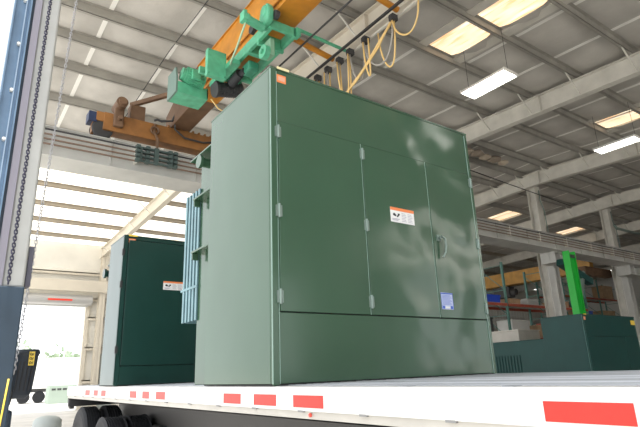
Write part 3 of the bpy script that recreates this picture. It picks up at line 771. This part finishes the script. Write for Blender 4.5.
m = MB()
for k in range(3):
    z = 1.648+k*.025
    m.torus((-1.460, .361, z+.002), .006, .0018, (1, 0, 0), (0, 0, 1), 8, 4).bar((-1.451, .361, z-.006), (-1.446, .361, z+.010), .002, .003)
m.build('label_print', INK, y1)
MB().bar((-1.58, .2, 1.60), (-1.53, .40, 1.60), .012, .02).build('mounting_arm', DARK, t)
t = thing('door_operator', (-1.55, .3, 1.2), 'dark blue door operator housing low beside the door post', 'door operator')
MB().box(-1.585, -1.535, .22, .34, 1.15, 1.395).build('housing', POSTB_D, t, bevel=.012)
MB().path([(-1.575, .3, 1.53), (-1.55, .31, 1.525), (-1.54, .31, 1.49), (-1.545, .31, 1.44), (-1.56, .3, 1.39)], .006, 8).build('hose', BLACK, t, smooth=True)
tag(MB().path([(-1.600, -.035, 1.56), (-1.615, -.04, 1.3), (-1.61, -.04, .9), (-1.63, -.045, .02)], .0045, 8).build('yellow_rope', YEL, smooth=True), 'thin yellow rope hanging down the foot of the door post', 'rope')

# ------------------------------------------------------------------ lamps
def lamp(x, y, label):
    z = 8.45
    t = thing('ceiling_light', (x, y, z), label, 'ceiling light', 'hanging strip lights')
    MB().prism([(x-.29, z), (x-.25, z+.09), (x+.25, z+.09), (x+.29, z), (x+.28, z), (x+.24, z+.08), (x-.24, z+.08), (x-.28, z)], 1, y-.66, y+.66).box(x-.29, x+.29, y-.675, y-.66, z, z+.09).box(x-.29, x+.29, y+.66, y+.675, z, z+.09).build('reflector', WHITE, t)
    for q in (-.2, -.07, .07, .2):
        MB().cyl((x+q, y-.64, z+.03), (x+q, y+.64, z+.03), .038, 10).build('lamp_tube', LAMPW, t)
    for q in (-.6, .6):
        MB().cyl((x, y+q, z+.09), (x, y+q, roofz(y)-.15), .006, 6).build('suspension_wire', DARK, t)
    return t
L0 = lamp(8.67, 3.65, 'bright rectangular strip light hanging nearest, above the large cabinet')
for x, y, lab in ((15.72, 3.75, 'bright strip light hanging between the first and second rafters at right'), (22.8, 3.7, 'third strip light hanging farther along the hall'), (29.6, 3.7, 'fourth strip light hanging far along the hall'),
                  (8.67, -5.2, 'unseen strip light added for fill behind the viewpoint on the near side'), (15.7, -5.2, 'second unseen strip light added for fill behind the viewpoint'), (22.8, -5.2, 'third unseen strip light added for fill behind the viewpoint'),  # fill lamps added out of view behind the camera
                  (15.7, 17, 'strip light over the far bay left of the racks'), (24.5, 22, 'strip light over the storage racks'), (33, 22, 'strip light beyond the storage racks'), (41, 16, 'strip light deep in the far bay'), (41, 3.7, 'strip light near the right-hand wall')):
    copy_tree(L0, (x-8.67, y-3.65, (roofz(y)-roofz(3.65))), lab)
# hanging wire line
tag(MB().path([(13.0, 8.2, 8.72), (17, 8.6, 8.8), (22, 8.85, 8.75)], .02).build('overhead_cable', DARK), 'dark overhead cable crossing to the column left of the green mast', 'cable')
tag(MB().path([(25.5, 8.6, 8.2), (25.7, 8.6, 8.05), (27.6, 8.6, 8.05), (30.2, 8.6, 8.2), (30.6, 8.6, 8.0), (30.6, 8.6, 6.9)], .07, 10).build('vent_pipe', ZINC, smooth=True), 'silver pipe bending past the column at the right edge', 'pipe')

# torn insulation on the purlins beside the first rafter
for i, (x, y, s_) in enumerate(((13.9, 8.72, .22), (14.4, 8.75, .2), (14.95, 8.72, .24), (15.5, 8.75, .2), (16.1, 8.72, .24), (16.7, 8.75, .18))):
    m = MB().sph((x, y, roofz(y)-.34), s_, (1.3, 1.1, .5), 3)
    for v in m.bm.verts: v.co += .06*noise.noise_vector(v.co*6)
    tag(m.build('insulation_scrap', mat('insul_%d' % i, (.50, .42, .33) if i % 2 else (.30, .25, .2), .9), smooth=True), 'torn clump of brown insulation tucked under the ceiling right of the cabinet top', 'insulation', 'torn insulation clumps')

# ------------------------------------------------------------------ storage racks and machines
def rack(x0, y, n, bay, levels, h, label, dp=1.1):
    t = thing('storage_rack', (x0, y, 0), label, 'storage rack', 'storage racks')
    for k in range(n+1):
        x = x0+k*bay
        u = MB()
        for yy in (y, y+dp): u.box(x-.05, x+.05, yy-.04, yy+.04, 0, h)
        z = .3
        while z+1.1 < h:
            u.bar((x, y, z), (x, y+dp, z+1.0), .03, .03); u.bar((x, y, z+1.1), (x, y+dp, z+1.1), .03, .03); z += 1.1
        u.build('upright_frame', RACKG, t)
    for z in levels:
        for k in range(n):
            b = MB()
            for yy in (y-.05, y+dp+.05): b.box(x0+k*bay+.05, x0+(k+1)*bay-.05, yy-.025, yy+.025, z-.12, z)
            b.build('beam', REDP, t)
            MB().box(x0+k*bay+.05, x0+(k+1)*bay-.05, y-.02, y+dp+.02, z, z+.02).build('shelf_deck', MESHW, t)
    return t
rack(14.7, 10.5, 3, 3.4, (1.2, 2.65, 4.1), 5.95, 'tall green and red pallet rack standing behind the teal cabinet, left of the column')
rack(31.5, 16, 3, 3.1, (2.4, 4.3, 6.0), 7.4, 'tall pallet rack behind the bright green mast, right of the column')
rack(19.0, 21.5, 4, 3.1, (2.6, 4.8), 6.4, 'distant pallet rack against the far wall')
random.seed(3)
colr = [(CARD, 'brown cardboard'), (BLUEP, 'blue plastic'), (DARK, 'black steel'), (MESHW, 'pale grey'), (REDP, 'dull red'), (WHITE, 'white')]
def goods(x, y, z, w_, d_, h, mi, lab):
    t = thing('storage_bin', (x, y, z), lab, 'box', 'goods on the racks')
    MB().prism([(x-w_/2+.03, z), (x+w_/2-.03, z), (x+w_/2, z+h), (x-w_/2, z+h)], 1, y-d_/2, y+d_/2).build('bin_body', colr[mi][0], t, bevel=.01)
    MB().box(x-w_/2-.02, x+w_/2+.02, y-d_/2-.02, y+d_/2+.02, z+h-.05, z+h).build('rim', colr[mi][0], t)
goods(16.85, 10.9, 4.12, 1.7, .8, .32, 1, 'bright blue bin at the left end of the near rack shelf')
goods(19.0, 11.0, 4.12, .8, .7, .25, 0, 'small brown carton right of the blue bin on the near rack')
goods(16.4, 11, 2.67, 1.4, .8, .8, 2, 'black crate on the shelf under the blue bin')
goods(20.3, 11, 4.12, .9, .8, .3, 3, 'pale grey box on the near rack shelf, just right of the column')
goods(22.9, 11, 4.12, 1.0, .8, .3, 0, 'brown carton on the top shelf at the right end of the near rack')
goods(24.1, 11, 4.12, .9, .8, .3, 4, 'dull red box on the top shelf at the right end of the near rack')
goods(19.1, 11, 2.67, 1.3, .8, .75, 3, 'large pale box under the small brown carton on the near rack')
goods(20.7, 11, 2.67, .8, .8, .55, 0, 'brown carton on the lower shelf beside the large pale box')
goods(23.2, 11, 2.67, 1.2, .8, .6, 5, 'white box on the lower shelf at the right end of the near rack')
goods(33, 16.4, 4.32, 1.5, .8, .6, 0, 'brown carton at the left end of the rack behind the green mast')
goods(35.6, 16.4, 4.32, 1.5, .8, .7, 1, 'blue bin in the middle of the rack behind the green mast')
goods(38.8, 16.4, 4.32, 1.8, .8, .8, 0, 'large brown carton at the right end of the rack behind the green mast')
goods(36.0, 16.4, 2.42, 1.8, .8, .8, 2, 'black crate on the lower shelf of the rack behind the green mast')
goods(33.2, 16.4, 2.42, 1.4, .8, .6, 5, 'white box on the lower shelf of the rack behind the green mast')
goods(39.2, 16.4, 6.02, 1.6, .8, 1.0, 0, 'brown carton on the top shelf of the rack behind the green mast')
for k, x in enumerate((20.5, 22.6, 25.0, 27.8, 30.0)):
    goods(x, 22, 4.82, 1.3, .8, .5+.15*(k % 3), (0, 4, 2, 0, 3)[k], ('brown carton', 'dull red box', 'black crate', 'tall brown carton', 'pale grey box')[k]+' on the upper shelf of the distant rack, number order left to right'.replace(', number order left to right', '') + (' at its left end', ' second from its left end', ' near its middle', ' right of its middle', ' at its right end')[k])
m = MB()
for k in range(15): m.box(18.25+k*.22, 18.262+k*.22, 11.66, 11.67, 2.75, 3.95)
for k in range(7): m.box(18.25, 21.35, 11.65, 11.66, 2.75+k*.2, 2.762+k*.2)
tag(m.build('wire_mesh_panel', WHITE), 'pale wire mesh panel fixed behind the middle bay of the near rack', 'mesh panel')
# bright green mast
t = thing('lift_mast', (13.65, 5.1, 0), 'bright green vertical steel mast rising behind the teal cabinet', 'lift mast')
MB().box(13.68, 14.02, 5.02, 5.05, .05, 4.80).box(13.66, 13.70, 4.98, 5.2, .05, 4.88).box(14.0, 14.04, 4.98, 5.2, .05, 4.88).build('channel', LIME, t, bevel=.006)
MB().box(13.70, 14.0, 4.99, 5.02, 4.66, 4.76).build('top_plate', DARK, t)
MB().box(14.05, 14.1, 5.05, 5.12, .05, 4.3).build('side_rod', MESHW, t)
MB().box(13.0, 14.3, 4.6, 5.7, 0.0, .06).build('foot', DARK, t)
# teal arm machine behind it
t = thing('jib_machine', (15.6, 6.4, 0), 'dark teal machine arm leaning behind the bright green mast', 'machine')
MB().box(15.9, 16.7, 6.0, 6.8, 0, .3).box(16.15, 16.45, 6.25, 6.55, .3, 3.6).build('pedestal', TEAL, t, bevel=.02)
MB().bar((15.6, 6.4, 4.95), (17.5, 6.4, 4.35), .26, .24).build('upper_arm', TEAL, t, bevel=.02)
MB().bar((16.4, 6.35, 3.5), (17.0, 6.35, 4.7), .12, .12).build('strut', ZINC, t)
MB().sph((16.3, 6.4, 3.55), .28).build('shoulder_joint', TEAL, t, smooth=True)
# long red stock and pipes on stands
t = thing('pipe_bundle', (27, 13.2, 0), 'long dull red pipes stacked on a dark stand right of the bright green mast', 'pipe bundle')
m = MB().box(26.4, 26.55, 13.1, 14.0, 0, 3.55).box(30.5, 30.65, 13.1, 14.0, 0, 3.55).box(26.4, 30.65, 13.1, 13.2, 3.4, 3.55).box(26.4, 30.65, 13.9, 14., 3.4, 3.55).build('stand', DARK, t)
m = MB()
for k in range(5): m.cyl((25.5, 13.2+k*.15, 3.62), (33, 13.2+k*.15, 3.62), .07, 10)
m.build('pipes', REDP, t)
t = thing('second_bridge_crane', (25.7, 18, 6.2), 'orange-yellow crane girder crossing high in the far bay behind the racks', 'crane')
MB().box(25.4, 25.8, 10.2, 28.5, 6.1, 6.85).box(25.3, 25.9, 10.2, 28.5, 6.08, 6.1).build('girder', mat('girder_yellow', (.50, .27, .06), .5, 0, var=.2), t)
MB().box(24.3, 27.0, 28.3, 28.8, 5.8, 6.2).box(24.3, 27.0, 9.9, 10.3, 5.8, 6.2).build('end_truck', BROWN, t)
MB().box(24.9, 25.5, 14.9, 16, 5.3, 5.95).cyl((25.2, 14.6, 5.6), (25.2, 14.9, 5.6), .2).build('hoist', DARK, t, bevel=.03)
# control room window wall
t = thing('office_box', (33, 26, 0), 'pale mezzanine office with dark window on the far wall behind the racks', 'office')
MB().box(29, 38, 26.5, 29.4, 0, 7.2).build('office_wall', WALLW, t)
for k in range(3): MB().box(30+k*2.6, 31.8+k*2.6, 26.46, 26.5, 5.4, 6.5).build('office_window', DARK, t)

# grey domed drum in the lit bay
tag(MB().lathe([(0, .30), (.5, .33), (.62, .32), (.68, .26), (.72, .16), (.735, .02)], (.55, 12, 0.0), 'z', 28).build('domed_drum', mat('drum_grey', (.40, .44, .43), .6), smooth=True), 'grey drum with a domed lid on the bright floor beside the trailer', 'drum')

# ------------------------------------------------------------------ outdoors beyond the roll-up door
t = thing('box_trailer', (9, 50, 0), 'white box trailer parked outside beyond the roll-up door', 'trailer')
MB().box(3.2, 12, 50, 52.6, 1.0, 3.6).build('box_body', WHITE, t, bevel=.03)
MB().box(3.2, 12, 50.2, 52.4, .7, 1.0).build('chassis', DARK, t)
for x in (4.6, 5.8, 10.8): MB().lathe([(-.15, .2), (-.15, .45), (-.1, .5), (.1, .5), (.15, .45), (.15, .2)], (x, 50.2, .3), 'y', 24).build('tyre', TYRE, t)
t = thing('flat_container', (5, 46, 0), 'low grey-green container outside the door with dark vents', 'container')
MB().box(5.9, 8.7, 46, 47.5, -.2, 1.25).build('container_body', mat('grey_green_box', (.33, .40, .34), .6), t, bevel=.03)
m = MB()
for k in range(6): m.box(6.1+k*.42, 6.4+k*.42, 45.97, 46.0, .85, 1.0)
m.build('vent', DARK, t)
t = thing('parked_car', (10, 43, 0), 'pale car parked outside the roll-up door', 'car')
MB().prism([(39, .0), (43.2, .0), (43.2, .75), (42.4, .85), (41.7, 1.3), (40.2, 1.3), (39.5, .85), (39, .7)], 0, 8.0, 9.7).build('car_body', WHITE, t, bevel=.06)
for y in (39.8, 42.3):
    for x in (8.0, 9.55): MB().cyl((x, y, .13), (x+.16, y, .13), .33, 20).build('tyre', TYRE, t)
MB().prism([(40.0, .92), (41.9, .92), (41.5, 1.22), (40.3, 1.22)], 0, 7.99, 9.71).build('window', DARK, t)
def tree(x, y, h, s_, label, seed):
    random.seed(seed)
    t = thing('tree', (x, y, -.2), label, 'tree', 'trees beyond the yard')
    MB().cyl((x, y, -.2), (x, y, h*.6), .25, 10, .12).build('trunk', BARK, t)
    m = MB()
    for k in range(420):
        a = random.uniform(0, 2*PI); b = random.gauss(0, .45); r_ = s_*(random.random()**.4)
        p = Vector((x+r_*math.cos(a), y+r_*math.sin(a)*.8, h*.62+s_*.75*b))
        q = random.uniform(.25, .5); n = Vector((random.uniform(-1, 1), random.uniform(-1, 1), random.uniform(-1, 1))).normalized()
        u = n.orthogonal().normalized()*q; v = n.cross(u)
        vs = [m.bm.verts.new(p+u), m.bm.verts.new(p+v), m.bm.verts.new(p-u), m.bm.verts.new(p-v)]; m.bm.faces.new(vs)
    m.build('foliage', LEAF, t)
for i, (x, y, h, s_, lab) in enumerate(((5, 70, 6.2, 3.0, 'round pale green tree outside, left of the others beyond the door'), (12., 76, 5.2, 2.6, 'middle pale green tree outside beyond the door'), (18.5, 80, 4.6, 2.2, 'smallest pale tree outside, nearest the door column'))):
    tree(x, y, h, s_, lab, 20+i)
